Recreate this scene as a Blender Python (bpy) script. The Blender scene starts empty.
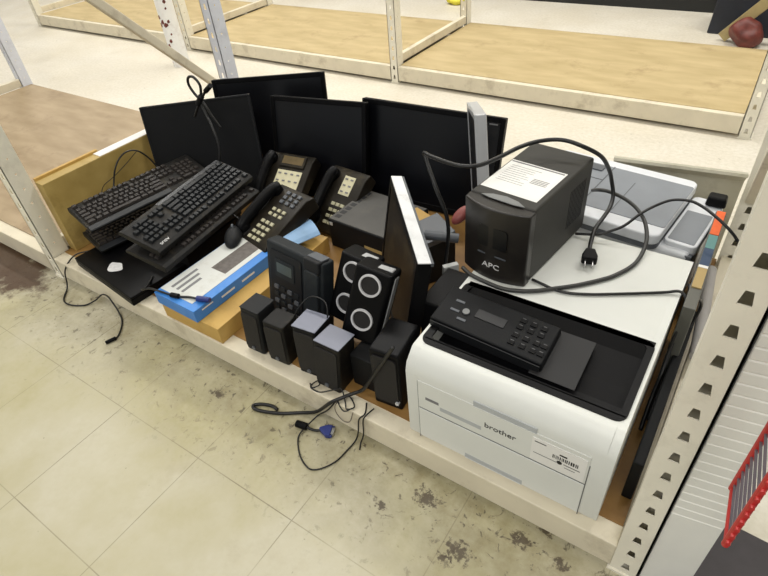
import bpy, bmesh, math, random
from mathutils import Vector, Matrix, Euler, noise
random.seed(7)
PI = math.pi
S = bpy.context.scene
C = S.collection
R = math.radians

# ------------------------------------------------------------------ materials
def _nt(name):
    m = bpy.data.materials.new(name); m.use_nodes = True
    nt = m.node_tree
    return m, nt, nt.nodes['Principled BSDF']
def lin(c):
    return tuple(((x/12.92) if x <= .04045 else ((x+.055)/1.055)**2.4) for x in (v/255 for v in c)) + (1,)
def mat(name, col, rough=.5, metal=0, spec=.5, var=.08, scale=12, bump=0, bscale=200, dirt=None, dscale=6, damt=.5, trans=0):
    """plain paint / plastic with a little procedural variation and, if asked, patches of dirt"""
    m, nt, b = _nt(name); N = nt.nodes; L = nt.links
    b.inputs['Roughness'].default_value = rough; b.inputs['Metallic'].default_value = metal
    b.inputs['Specular IOR Level'].default_value = spec
    tc = N.new('ShaderNodeTexCoord')
    no = N.new('ShaderNodeTexNoise'); no.inputs['Scale'].default_value = scale; no.inputs['Detail'].default_value = 4
    L.new(tc.outputs['Object'], no.inputs['Vector'])
    c = lin(col)
    rp = N.new('ShaderNodeValToRGB')
    rp.color_ramp.elements[0].position = .3; rp.color_ramp.elements[1].position = .7
    rp.color_ramp.elements[0].color = tuple(x*(1-var) for x in c[:3])+(1,)
    rp.color_ramp.elements[1].color = tuple(min(1, x*(1+var)) for x in c[:3])+(1,)
    L.new(no.outputs['Fac'], rp.inputs['Fac'])
    out = rp.outputs['Color']
    if dirt:
        n2 = N.new('ShaderNodeTexNoise'); n2.inputs['Scale'].default_value = dscale; n2.inputs['Detail'].default_value = 8
        n2.inputs['Roughness'].default_value = .7
        L.new(tc.outputs['Object'], n2.inputs['Vector'])
        r2 = N.new('ShaderNodeValToRGB'); r2.color_ramp.elements[0].position = .52; r2.color_ramp.elements[1].position = .72
        r2.color_ramp.elements[1].color = (damt,)*3+(1,)
        L.new(n2.outputs['Fac'], r2.inputs['Fac'])
        mx = N.new('ShaderNodeMix'); mx.data_type = 'RGBA'
        L.new(r2.outputs['Color'], mx.inputs[0]); L.new(out, mx.inputs[6]); mx.inputs[7].default_value = lin(dirt)
        out = mx.outputs[2]
    L.new(out, b.inputs['Base Color'])
    if bump:
        n3 = N.new('ShaderNodeTexNoise'); n3.inputs['Scale'].default_value = bscale
        L.new(tc.outputs['Object'], n3.inputs['Vector'])
        bp = N.new('ShaderNodeBump'); bp.inputs['Strength'].default_value = bump; bp.inputs['Distance'].default_value = .002
        L.new(n3.outputs['Fac'], bp.inputs['Height']); L.new(bp.outputs['Normal'], b.inputs['Normal'])
    return m

def floor_material():
    m, nt, b = _nt('vinyl tile floor'); N = nt.nodes; L = nt.links
    tc = N.new('ShaderNodeTexCoord')
    def noise_(scale, det=5, ro=.6, vec=None, dist=0):
        n = N.new('ShaderNodeTexNoise'); n.inputs['Scale'].default_value = scale; n.inputs['Detail'].default_value = det
        n.inputs['Roughness'].default_value = ro; n.inputs['Distortion'].default_value = dist
        L.new(vec or tc.outputs['Object'], n.inputs['Vector']); return n.outputs['Fac']
    def ramp(f, p0, p1, c0=(0, 0, 0, 1), c1=(1, 1, 1, 1)):
        r = N.new('ShaderNodeValToRGB'); r.color_ramp.elements[0].position = p0; r.color_ramp.elements[1].position = p1
        r.color_ramp.elements[0].color = c0; r.color_ramp.elements[1].color = c1
        L.new(f, r.inputs['Fac']); return r.outputs['Color']
    def mix(f, a, bb, mode='MIX'):
        x = N.new('ShaderNodeMix'); x.data_type = 'RGBA'; x.blend_type = mode
        if isinstance(f, float): x.inputs[0].default_value = f
        else: L.new(f, x.inputs[0])
        for k, v in ((6, a), (7, bb)):
            if isinstance(v, tuple): x.inputs[k].default_value = v
            else: L.new(v, x.inputs[k])
        return x.outputs[2]
    def math_(op, a, bb=None, cc=None):
        x = N.new('ShaderNodeMath'); x.operation = op
        for k, v in enumerate((a, bb, cc)):
            if v is None: continue
            if isinstance(v, (int, float)): x.inputs[k].default_value = v
            else: L.new(v, x.inputs[k])
        return x.outputs[0]
    base = mix(ramp(noise_(2.2), .35, .65), lin((222, 214, 198)), lin((232, 226, 214)))
    sp = N.new('ShaderNodeSeparateXYZ'); L.new(tc.outputs['Object'], sp.inputs[0])
    worn_dim = ramp(math_('ADD', sp.outputs[1], math_('MULTIPLY', math_('SUBTRACT', noise_(1.1, 3), .5), .5)), .15, .75, (1, 1, 1, 1), (0, 0, 0, 1))  # near floor duller: aisle dirt plus the weaker light there, painted into the colour
    base = mix(worn_dim, base, mix(ramp(noise_(2.3, 6), .40, .62), lin((172, 165, 128)), lin((192, 187, 166))))
    base = mix(math_('MULTIPLY', ramp(noise_(60, 3), .3, .75), .45), base, lin((184, 177, 150)))
    # seams between the 305 mm tiles
    def seam(o):
        f = math_('FRACT', math_('ADD', math_('DIVIDE', o, .305), 100.0))
        d = math_('MINIMUM', f, math_('SUBTRACT', 1.0, f))
        return math_('LESS_THAN', d, .0038)
    sx, sy = seam(sp.outputs[0]), seam(sp.outputs[1])
    sm = math_('MAXIMUM', sx, sy)
    sm = math_('MULTIPLY', sm, ramp(noise_(3.1, 2), .32, .6))
    sm = math_('MULTIPLY', sm, math_('ADD', math_('MULTIPLY', worn_dim, .62), .06))
    base = mix(sm, base, lin((105, 96, 78)))
    # grime that collects along the shelf foot: distance to the beam line y = .25
    dy = math_('ABSOLUTE', math_('SUBTRACT', sp.outputs[1], .22))
    near = ramp(math_('MULTIPLY', dy, 2.2), .0, .62, (1, 1, 1, 1), (0, 0, 0, 1))
    smudge = math_('MULTIPLY', near, ramp(noise_(9, 8, .72), .40, .68))
    base = mix(math_('MULTIPLY', smudge, .75), base, lin((120, 108, 66)))
    spots = math_('MULTIPLY', near, ramp(noise_(40, 7, .7, dist=.5), .575, .64))
    base = mix(math_('MULTIPLY', spots, .85), base, lin((62, 50, 40)))
    # sparse specks and scuffs elsewhere
    sp2 = ramp(noise_(33, 4, .55), .705, .75)
    base = mix(math_('MULTIPLY', sp2, .6), base, lin((92, 80, 64)))
    sp3 = ramp(noise_(5, 7, .7), .58, .8)
    base = mix(math_('MULTIPLY', sp3, .35), base, lin((150, 138, 106)))
    # big brown spill under the left bay, along the foot of the beam
    def blob(cx, cy, rx, ry, lo, hi, nsc, amt):
        dx = math_('DIVIDE', math_('SUBTRACT', sp.outputs[0], cx), rx)
        dyy = math_('DIVIDE', math_('SUBTRACT', sp.outputs[1], cy), ry)
        d = math_('SQRT', math_('ADD', math_('MULTIPLY', dx, dx), math_('MULTIPLY', dyy, dyy)))
        d = math_('ADD', d, math_('MULTIPLY', math_('SUBTRACT', noise_(nsc, 6, .7), .5), amt))
        return ramp(d, lo, hi, (1, 1, 1, 1), (0, 0, 0, 1))
    base = mix(math_('MULTIPLY', blob(-1.0, .19, .34, .15, .6, .95, 14, 1.9), .92), base, lin((70, 44, 26)))
    for (bx, by, br) in ((.835, .196, .030), (.95, .13, .032), (1.048, .218, .026), (1.089, .262, .02), (1.135, .215, .018), (.20, .17, .022), (.93, .10, .015), (.76, .13, .014)):
        base = mix(math_('MULTIPLY', blob(bx, by, br, br*.8, .45, .9, 70, 4.6), .8), base, lin((60, 44, 34)))
    L.new(base, b.inputs['Base Color'])
    L.new(ramp(noise_(7, 5), .3, .7, (.30,)*3+(1,), (.46,)*3+(1,)), b.inputs['Roughness'])
    b.inputs['Specular IOR Level'].default_value = .45
    bp = N.new('ShaderNodeBump'); bp.inputs['Strength'].default_value = .12; bp.inputs['Distance'].default_value = .003
    L.new(noise_(18, 4), bp.inputs['Height']); L.new(bp.outputs['Normal'], b.inputs['Normal'])
    return m

def board_material(name, c0, c1, stain):
    m, nt, b = _nt(name); N = nt.nodes; L = nt.links
    tc = N.new('ShaderNodeTexCoord'); mp = N.new('ShaderNodeMapping'); L.new(tc.outputs['Object'], mp.inputs[0])
    mp.inputs['Scale'].default_value = (1.2, 4, 4)
    n = N.new('ShaderNodeTexNoise'); n.inputs['Scale'].default_value = 3; n.inputs['Detail'].default_value = 8; L.new(mp.outputs[0], n.inputs['Vector'])
    r = N.new('ShaderNodeValToRGB'); r.color_ramp.elements[0].color = lin(c0); r.color_ramp.elements[1].color = lin(c1)
    r.color_ramp.elements[0].position = .35; r.color_ramp.elements[1].position = .65; L.new(n.outputs['Fac'], r.inputs['Fac'])
    n2 = N.new('ShaderNodeTexNoise'); n2.inputs['Scale'].default_value = 4; n2.inputs['Detail'].default_value = 9; n2.inputs['Roughness'].default_value = .72
    L.new(tc.outputs['Object'], n2.inputs['Vector'])
    r2 = N.new('ShaderNodeValToRGB'); r2.color_ramp.elements[0].position = .55; r2.color_ramp.elements[1].position = .78
    r2.color_ramp.elements[1].color = (.7, .7, .7, 1); L.new(n2.outputs['Fac'], r2.inputs['Fac'])
    x = N.new('ShaderNodeMix'); x.data_type = 'RGBA'; L.new(r2.outputs['Color'], x.inputs[0]); L.new(r.outputs['Color'], x.inputs[6]); x.inputs[7].default_value = lin(stain)
    L.new(x.outputs[2], b.inputs['Base Color']); b.inputs['Roughness'].default_value = .55
    return m

M = dict(
 floor=floor_material(),
 deck=board_material('tan hardboard', (176, 156, 112), (194, 174, 130), (128, 100, 62)),
 deck_dull=board_material('worn grey brown hardboard', (150, 130, 100), (172, 152, 122), (104, 80, 56)),
 deck_main=board_material('brown hardboard', (134, 98, 50), (152, 116, 62), (96, 66, 36)),
 card=board_material('brown cardboard', (186, 148, 76), (198, 162, 90), (150, 112, 52)),
 card_dirty=board_material('stained cardboard', (168, 142, 78), (184, 158, 94), (84, 66, 34)),
 beam=mat('cream enamel', (222, 213, 190), .42, var=.05, dirt=(130, 112, 84), dscale=9, damt=.45),
 post=mat('off white enamel', (236, 231, 214), .4, var=.04, dirt=(150, 138, 112), dscale=8, damt=.3),
 post_cool=mat('blue white enamel', (218, 222, 232), .4, var=.04, dirt=(150, 150, 150), dscale=8, damt=.3),
 pipe=mat('chipped white paint', (240, 240, 238), .45, var=.03, dirt=(150, 120, 100), dscale=11, damt=.3),
 black=mat('black plastic', (10, 10, 12), .42, var=.15, spec=.14),
 black_matte=mat('matt black plastic', (17, 18, 20), .6, var=.15, bump=.1, spec=.22),
 dust_black=mat('dusty black plastic', (24, 23, 22), .5, var=.2, scale=25, dirt=(86, 78, 62), dscale=20, damt=.35, spec=.22),
 shell_grey=mat('charcoal plastic', (30, 31, 33), .5, var=.1, spec=.22),
 voip=mat('dark slate plastic', (36, 40, 43), .5, var=.1, dirt=(70, 72, 70), dscale=14, damt=.3, spec=.22),
 screen=mat('dark glossy screen', (7, 8, 13), .3, var=.1),
 screen_mat=mat('dark anti glare screen', (16, 17, 21), .45, var=.1),
 silver=mat('silver plastic', (196, 198, 200), .35, metal=.25, var=.05),
 silver_edge=mat('pale silver bezel', (226, 228, 230), .35, var=.04, dirt=(120, 118, 112), dscale=30, damt=.3),
 brownback=mat('dusty brown black panel', (40, 34, 26), .5, var=.25, scale=9, dirt=(92, 80, 56), dscale=9, damt=.5, spec=.22),
 white=mat('printer white plastic', (219, 221, 216), .42, var=.025),
 white2=mat('cool white plastic', (216, 219, 224), .4, var=.02),
 seam=mat('dark seam', (96, 98, 98), .7),
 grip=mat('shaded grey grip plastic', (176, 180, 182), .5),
 greyglass=mat('grey cover plastic', (128, 133, 140), .35, var=.06),
 greydark=mat('mid grey plastic', (84, 88, 94), .45),
 ups=mat('graphite textured plastic', (58, 57, 54), .5, var=.08, bump=.15, bscale=400, spec=.22),
 ups_front=mat('dark glossy bezel plastic', (34, 31, 29), .3, var=.12, scale=18, dirt=(58, 54, 46), dscale=18, damt=.4),
 ups_grey=mat('pale grey tab', (120, 122, 122), .4),
 label=mat('white paper label', (232, 231, 227), .6, var=.03),
 ink=mat('black ink', (24, 24, 26), .6),
 inkgrey=mat('grey ink', (120, 120, 122), .6),
 logo_white=mat('white lettering', (225, 225, 225), .5),
 key=mat('key plastic', (34, 36, 38), .38, var=.25, scale=40, spec=.22),
 key_worn=mat('dusty key plastic', (52, 48, 46), .45, var=.4, scale=30, spec=.22),
 kb_edge=mat('dusty grey black plastic', (42, 44, 47), .4, var=.15),
 keycap=mat('yellowed key caps', (176, 172, 144), .5, var=.12, scale=60),
 faceplate=mat('cream paper face plate', (206, 200, 168), .55, var=.06, scale=60),
 lcd=mat('amber grey display', (96, 80, 48), .35, var=.2, scale=50),
 lcd_green=mat('grey green display', (74, 82, 78), .3, var=.1),
 phone=mat('brown black plastic', (34, 30, 24), .42, var=.2, scale=20, dirt=(88, 78, 54), dscale=16, damt=.35, spec=.22),
 blue=mat('printed blue card', (58, 128, 206), .4, var=.06, dirt=(120, 170, 220), dscale=8, damt=.25),
 boxwhite=mat('printed white card', (206, 208, 204), .45, var=.05, dirt=(150, 146, 130), dscale=12, damt=.4),
 boxphoto=mat('printed grey keyboard picture', (92, 86, 82), .5, var=.3, scale=70),
 ring=mat('silver trim ring', (205, 205, 208), .35, metal=.1),
 cone=mat('dark speaker mesh', (24, 22, 22), .7, var=.3, scale=300, bump=.4, bscale=600),
 lav=mat('grey lavender speaker top', (118, 122, 138), .4, var=.08),
 cord=mat('black cord rubber', (18, 18, 19), .42),
 cord_grey=mat('dark grey cord rubber', (52, 52, 50), .45),
 cord_thin=mat('thin grey wire', (110, 100, 90), .5),
 vga=mat('blue connector plastic', (36, 50, 118), .4),
 metal=mat('connector metal', (190, 190, 190), .3, metal=1),
 orange=mat('orange printed card', (232, 98, 34), .45, var=.15, scale=30),
 teal=mat('teal printed card', (92, 140, 138), .45),
 navy=mat('navy printed card', (44, 66, 96), .45),
 tancard=mat('tan printed card', (172, 148, 96), .5, var=.1),
 clear=mat('cloudy grey plastic sleeve', (96, 96, 90), .3, var=.08),
 paper=mat('rolled grey white paper', (176, 172, 168), .6),
 red=mat('red coated wire', (188, 46, 44), .4, var=.08),
 wire=mat('grey metal wire', (120, 112, 124), .35, metal=.6),
 rust=mat('rust red plastic', (104, 44, 36), .5, var=.35, scale=25, dirt=(70, 46, 34), dscale=14, damt=.7),
 stick=mat('raw wood', (164, 148, 104), .6, var=.15, scale=20),
 crate=mat('blue black plastic', (30, 34, 44), .5, var=.2),
 plinth=mat('black kick board', (20, 22, 22), .5),
 floor_shade=mat('dark grey floor shade', (62, 58, 60), .7, var=.12, scale=30),
 ribwhite=mat('white corrugated plastic', (240, 239, 230), .5, var=.03),
 creamcase=mat('cream painted metal', (186, 182, 164), .45, var=.08, dirt=(112, 100, 76), dscale=7, damt=.5),
 wall=mat('pale painted wall', (206, 204, 196), .7),
 yellow=mat('yellow plastic', (216, 204, 60), .5),
 sticker=mat('crumpled white sticker', (214, 214, 214), .6, var=.1, scale=90),
 foam=mat('dirty white plastic', (190, 192, 190), .5),
 redplug=mat('dull red plastic', (132, 66, 62), .5),
)

# ------------------------------------------------------------------ mesh helpers
def T(x=0, y=0, z=0, rx=0, ry=0, rz=0):
    return Matrix.Translation((x, y, z)) @ Euler((R(rx), R(ry), R(rz)), 'XYZ').to_matrix().to_4x4()
class MB:
    def __init__(s): s.bm = bmesh.new()
    def _add(s, verts, faces, mt=None):
        vs = [s.bm.verts.new((mt @ Vector(v)) if mt else v) for v in verts]
        for f in faces:
            try: s.bm.faces.new([vs[i] for i in f])
            except ValueError: pass
        return s
    def box(s, x0, x1, y0, y1, z0, z1, mt=None):
        return s._add([(x, y, z) for z in (z0, z1) for y in (y0, y1) for x in (x0, x1)],
                      [(0, 2, 3, 1), (4, 5, 7, 6), (0, 1, 5, 4), (2, 6, 7, 3), (0, 4, 6, 2), (1, 3, 7, 5)], mt)
    def taper(s, x0, x1, y0, y1, z0, z1, i, j=None, mt=None):
        j = i if j is None else j
        v = [(x, y, z0) for y in (y0, y1) for x in (x0, x1)] + [(x, y, z1) for y in (y0+j, y1-j) for x in (x0+i, x1-i)]
        return s._add(v, [(0, 2, 3, 1), (4, 5, 7, 6), (0, 1, 5, 4), (2, 6, 7, 3), (0, 4, 6, 2), (1, 3, 7, 5)], mt)
    def prism(s, pts, a0, a1, axis='z', mt=None):
        """closed outline extruded along an axis; pts are (u,v)"""
        def p(u, v, a): return {'z': (u, v, a), 'x': (a, u, v), 'y': (u, a, v)}[axis]
        n = len(pts)
        v = [p(u, w, a0) for u, w in pts] + [p(u, w, a1) for u, w in pts]
        f = [tuple(range(n-1, -1, -1)), tuple(range(n, 2*n))] + [(i, (i+1) % n, n+(i+1) % n, n+i) for i in range(n)]
        return s._add(v, f, mt)
    def cyl(s, p0, p1, r0, r1=None, n=16, mt=None, caps=True):
        r1 = r0 if r1 is None else r1
        p0, p1 = Vector(p0), Vector(p1); d = (p1-p0).normalized()
        a = d.orthogonal().normalized(); b = d.cross(a)
        v = [p+ (a*math.cos(2*PI*k/n)+b*math.sin(2*PI*k/n))*r for p, r in ((p0, r0), (p1, r1)) for k in range(n)]
        f = [(k, (k+1) % n, n+(k+1) % n, n+k) for k in range(n)]
        if caps: f += [tuple(range(n-1, -1, -1)), tuple(range(n, 2*n))]
        return s._add(v, f, mt)
    def ring(s, c, r, w, h, n=40, mt=None):
        """flat ring in xz plane facing -y"""
        v = []
        for k in range(n):
            a = 2*PI*k/n
            for rr, yy in ((r-w, 0), (r-w*.8, -h), (r+w*.2, -h), (r+w*.4, 0)):
                v.append((c[0]+rr*math.cos(a), c[1]+yy, c[2]+rr*math.sin(a)))
        f = [(4*k+j, 4*((k+1) % n)+j, 4*((k+1) % n)+(j+1) % 4, 4*k+(j+1) % 4) for k in range(n) for j in range(4)]
        return s._add(v, f, mt)
    def dome(s, c, rx, ry, rz, mt=None, seg=20, rings=12, lo=-90):
        v = []
        for i in range(rings+1):
            t = R(lo+(90-lo)*i/rings)
            for k in range(seg):
                a = 2*PI*k/seg
                v.append((c[0]+rx*math.cos(t)*math.cos(a), c[1]+ry*math.cos(t)*math.sin(a), c[2]+rz*math.sin(t)))
        f = [(i*seg+k, i*seg+(k+1) % seg, (i+1)*seg+(k+1) % seg, (i+1)*seg+k) for i in range(rings) for k in range(seg)]
        f.append(tuple(range(seg-1, -1, -1)))
        return s._add(v, f, mt)
    def tube(s, pts, r, n=8, sub=6, mt=None, r1=None):
        P = spline(pts, sub)
        if mt: P = [mt @ p for p in P]
        rings = []; up = None
        for i, p in enumerate(P):
            t = (P[min(i+1, len(P)-1)]-P[max(i-1, 0)]).normalized()
            if up is None: up = t.orthogonal().normalized()
            up = (up-t*up.dot(t)).normalized(); b = t.cross(up)
            rr = r if r1 is None else r+(r1-r)*i/(len(P)-1)
            rings.append([s.bm.verts.new(p+(up*math.cos(2*PI*k/n)+b*math.sin(2*PI*k/n))*rr) for k in range(n)])
        for i in range(len(rings)-1):
            for k in range(n): s.bm.faces.new((rings[i][k], rings[i][(k+1) % n], rings[i+1][(k+1) % n], rings[i+1][k]))
        s.bm.faces.new(rings[0][::-1]); s.bm.faces.new(rings[-1])
        return s
    def build(s, name, m, parent=None, bevel=0, seg=2, smooth=False, mt=None):
        bmesh.ops.remove_doubles(s.bm, verts=s.bm.verts, dist=1e-6)
        bmesh.ops.recalc_face_normals(s.bm, faces=s.bm.faces)
        me = bpy.data.meshes.new(name); s.bm.to_mesh(me); s.bm.free()
        me.materials.append(M[m] if isinstance(m, str) else m)
        if smooth: me.shade_smooth()
        o = bpy.data.objects.new(name, me); C.objects.link(o)
        if parent: o.parent = parent
        if mt is not None: o.matrix_local = mt
        if bevel:
            b = o.modifiers.new('bevel', 'BEVEL'); b.width = bevel; b.segments = seg; b.limit_method = 'ANGLE'; b.angle_limit = R(35)
            if smooth or seg > 2:
                me.shade_smooth(); b.harden_normals = True
        return o
def spline(pts, sub):
    P = [Vector(p) for p in pts]
    if len(P) < 3 or sub < 2: return P
    out = []
    for i in range(len(P)-1):
        a, b, c, d = P[max(i-1, 0)], P[i], P[i+1], P[min(i+2, len(P)-1)]
        for k in range(sub):
            t = k/sub
            out.append(.5*((2*b)+(c-a)*t+(2*a-5*b+4*c-d)*t*t+(3*b-a-3*c+d)*t**3))
    out.append(P[-1]); return out
def rrect(x0, x1, y0, y1, r, n=5):
    o = []
    for cx_, cy_, a0 in ((x1-r, y1-r, 0), (x0+r, y1-r, 90), (x0+r, y0+r, 180), (x1-r, y0+r, 270)):
        for k in range(n+1):
            a = R(a0+90*k/n); o.append((cx_+r*math.cos(a), cy_+r*math.sin(a)))
    return o
def text(name, s_, size, m, parent, mt, ext=.0004, sx=1):
    cu = bpy.data.curves.new(name, 'FONT'); cu.body = s_; cu.size = size; cu.extrude = ext; cu.align_x = 'CENTER'; cu.align_y = 'CENTER'; cu.resolution_u = 4
    tmp = bpy.data.objects.new('t', cu); C.objects.link(tmp)
    dg = bpy.context.evaluated_depsgraph_get(); me = bpy.data.meshes.new_from_object(tmp.evaluated_get(dg))
    bpy.data.objects.remove(tmp); me.materials.clear(); me.materials.append(M[m])
    for v in me.vertices: v.co.x *= sx
    o = bpy.data.objects.new(name, me); C.objects.link(o); o.parent = parent; o.matrix_local = mt; return o
def tag(o, label, cat, group=None):
    o['label'] = label; o['category'] = cat
    if group: o['group'] = group
    return o
def thing(name, label, cat, x=0, y=0, z=0, rx=0, ry=0, rz=0, group=None):
    o = bpy.data.objects.new(name, None); C.objects.link(o); o.empty_display_size = .05
    o.location = (x, y, z); o.rotation_euler = (R(rx), R(ry), R(rz))
    return tag(o, label, cat, group)
def struct(o): o['kind'] = 'structure'; return o
def copy_thing(o, label, x, y, z, rx=0, ry=0, rz=0, group=None):
    def cp(a, par):
        c = a.copy(); C.objects.link(c)
        if par: c.parent = par
        for ch in [k for k in bpy.data.objects if k.parent == a]: cp(ch, c)
        return c
    c = cp(o, None); c.location = (x, y, z); c.rotation_euler = (R(rx), R(ry), R(rz)); c['label'] = label
    if group: c['group'] = group
    return c

# ------------------------------------------------------------------ the setting
struct(MB().box(-9, 6, -3, 4.25, -.05, 0).build('floor', 'floor'))
struct(MB().box(-9, 6, 4.25, 4.35, -.05, 3.6).build('wall_back', 'wall'))
struct(MB().box(-9, 6, -3, 4.35, 3.6, 3.7).build('ceiling', 'wall'))
struct(MB().box(-9, 6, 4.17, 4.25, 0, .42).build('baseboard_back', 'plinth', bevel=.004))

# ------------------------------------------------------------------ shelving
def flange(mb, w, h, holes, mt, pitch=.0525, kind='slot'):
    """perforated steel strip in local xz (x 0..w), 2.2 mm thick along y, real holes"""
    n = int(h/pitch); t = .0022
    for k in range(n):
        z0 = k*pitch; z1 = z0+pitch; cx_ = w*.5; zc = (z0+z1)/2
        if kind == 'slot':
            hh, wb, wt = .0105, .0080, .0045
            H = [(cx_-wb, zc-hh), (cx_+wb, zc-hh), (cx_+wt, zc+hh), (cx_-wt, zc+hh)]
        elif kind == 'narrow':
            hh = .009; wb = .0028
            H = [(cx_-wb-.008, zc-hh), (cx_+wb-.008, zc-hh), (cx_+wb-.008, zc+hh), (cx_-wb-.008, zc+hh)]
        else:
            r = .0042
            H = [(cx_+r*math.cos(R(a)), zc+r*math.sin(R(a))) for a in (225, 315, 45, 135)]
        O = [(0, z0), (w, z0), (w, z1), (0, z1)]
        v = [(a, y, b) for y in (0, t) for a, b in O+H]
        f = []
        for i in range(4):
            j = (i+1) % 4
            f += [(i, j, 4+j, 4+i), (8+i, 12+i, 12+j, 8+j), (4+i, 4+j, 12+j, 12+i)]
        f += [(0, 8, 11, 3), (1, 2, 10, 9)]
        if k == 0: f.append((0, 1, 9, 8))
        if k == n-1: f.append((3, 11, 10, 2))
        mb._add(v, f, mt)
def upright(parent, x, y, h, m, side=-1, front='slot', w=.048, d=.062):
    """angle post: corner at (x,y); perforated front strip runs to side, perforated web runs back"""
    mb = MB()
    if side < 0: flange(mb, w, h, 1, T(x-w, y, .006), kind=front)
    else: flange(mb, w, h, 1, T(x, y, .006), kind=front)
    flange(mb, d, h, 1, T(x, y, .006, rz=90), kind='dot')
    mb.box(x-.006 if side > 0 else x-w, x+w if side > 0 else x+.006, y-.004, y+d, 0, .006)
    e = x+w if side > 0 else x-w
    mb.box(min(e, e-.003*side), max(e, e-.003*side), y, y+.014, .006, h)
    if side > 0:
        mb.box(e-.003, e, y+.002, y+d, .006, h); mb.box(x+.004, e-.003, y+d-.004, y+d, .006, h)
    return mb.build('post', m, parent, bevel=0)
def frame(label, x, y0, y1, h, m='post', side=-1, z_cross=.12, brace=True, gp='upright frames', bm='beam', front='slot', back_m=None):
    t = thing('upright_frame', label, 'shelving frame', x, y0, 0, group=gp)
    upright(t, 0, 0, h, m, side, front)
    upright(t, 0, y1-y0-.05, h, back_m or m, side, front)
    xo = .004 if side > 0 else -.034
    MB().box(xo, xo+.03, .05, y1-y0-.05, z_cross-.025, z_cross+.02).build('crossbar', bm, t, bevel=.003)
    if brace:
        a = Vector((xo+.015, y1-y0-.05, .33)); b = Vector((xo+.015, .05, 1.27))
        d = (b-a).normalized(); n = Vector((0, -d.z, d.y))
        mb = MB(); v = []
        for p in (a, b):
            for sx, sn in ((-.012, -.016), (.012, -.016), (.012, .016), (-.012, .016)):
                v.append(p+Vector((sx, 0, 0))+n*sn)
        mb._add(v, [(0, 1, 2, 3), (7, 6, 5, 4), (0, 4, 5, 1), (1, 5, 6, 2), (2, 6, 7, 3), (3, 7, 4, 0)])
        mb.build('brace', bm, t, bevel=.004)
    return t
def beam(label, x0, x1, y, back=False, m='beam', z0=.014, z1=.09, gp='shelf beams'):
    # C-section with a top lip that carries the deck
    d = .048; s = -1 if back else 1
    pts = [(0, z0), (0, z1), (s*d, z1), (s*d, z1-.012), (s*.006, z1-.012), (s*.006, z0+.006), (s*d*.6, z0+.006), (s*d*.6, z0)]
    o = MB().prism(pts, x0-(x0+x1)/2, x1-(x0+x1)/2, 'x').build('shelf_beam', m, None, bevel=.003)
    o.location = ((x0+x1)/2, y, 0)
    return tag(o, label, 'beam', gp)
def deck(label, x0, x1, y0, y1, m, z=.0895, gp='shelf deck boards'):
    o = MB().box(-(x1-x0)/2, (x1-x0)/2, -(y1-y0)/2, (y1-y0)/2, -.006, 0).build('deck_board', m)
    o.location = ((x0+x1)/2, (y0+y1)/2, z)
    return tag(o, label, 'shelf board', gp)
FG = 'white perforated upright frames'
XL, XR, XLL = -.692, 1.218, -2.58
frame('off-white perforated shelf upright frame beside the brown cardboard box, keyboards at its foot', XL, .256, 1.25, 1.9, 'post', -1, bm='beam', gp=FG, back_m='post_cool')
frame('big off-white perforated upright frame at right with large keyhole slots, beside the laser printer', XR, .258, 1.25, 1.9, 'post', 1, brace=True, gp=FG)
frame('blue-white dotted upright frame at the far left edge, end of the empty near bay', XLL, .256, 1.25, 1.9, 'post_cool', -1, gp=FG, brace=False)
beam('cream scuffed front beam under the pile of electronics', XL+.002, XR-.002, .256, z1=.0885)
beam('cream front beam of the empty left bay beside the brown floor spill', XLL+.002, XL-.052, .256)
beam('cream rear beam hidden behind the monitors and printers', XL+.002, XR-.002, 1.25, True, z1=.084)
beam('rear beam of the empty left bay', XLL+.002, XL-.052, 1.25, True, z1=.088)
deck('brown hardboard shelf board under the printers and monitors', XL+.004, XR-.004, .300, 1.250, 'deck_main', z=.0905)
deck('worn grey-brown board of the empty near left bay', XLL+.004, XL-.054, .300, 1.252, 'deck_dull', z=.0945)
# far row across the aisle
YF, YB = 2.31, 3.2
FX = [-4.35, -2.36, -.585, 1.185, 3.0]
fl = ['cream upright frame at the top left corner of the far row', 'pinkish white upright frame of the far row behind the round white column',
      'white slotted upright frame of the far row rising at the top centre', 'white slotted upright frame at the right end of the far row', 'upright frame of the far row outside the view']
for i, x in enumerate(FX[:4]):
    frame(fl[i], x, YF, YB, 1.9, 'post', -1, z_cross=.125, gp=FG, front='slot', brace=(i != 3))
dl = ['tan board of the far row at the top left corner', 'tan board of the far row, second bay, right of the white column', 'tan board of the far row, right-hand bay']
bl = ['cream front beam of the far row at top left', 'cream front beam of the far row right of the white column', 'cream front beam of the far row, right-hand bay above the printers']
for i in range(3):
    a, b = FX[i], FX[i+1]
    beam(bl[i], a+.002, b-.05, YF, z1=.092, gp='far row beams')
    beam(bl[i].replace('front', 'rear'), a+.002, b-.05, YB, True, z1=.085, gp='far row beams')
    deck(dl[i], a+.004, b-.052, YF+.03, YB-.002, 'deck', z=.0945, gp='far row deck boards')

# column
t = thing('pipe_column', 'round white steel column with chipped brown paint near its foot', 'column', -2.165, 2.06, 0)
MB().cyl((0, 0, 0), (0, 0, 3.6), .055, n=32).build('pipe', 'pipe', t, smooth=False)
random.seed(3)
for k in range(16):
    z_ = random.choice((random.uniform(.01, .22), random.uniform(.12, .42))); a_ = random.uniform(-70, 60); q = random.uniform(.006, .014)
    MB().prism([(-q, 0), (-q*.2, -q*.9), (q*.9, -q*.2), (q*.5, q*1.4), (-q*.4, q*1.1)], -.0558, -.0545, 'y', T(0, 0, z_, rz=a_)).build('paint_chip', 'rust', t)

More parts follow.
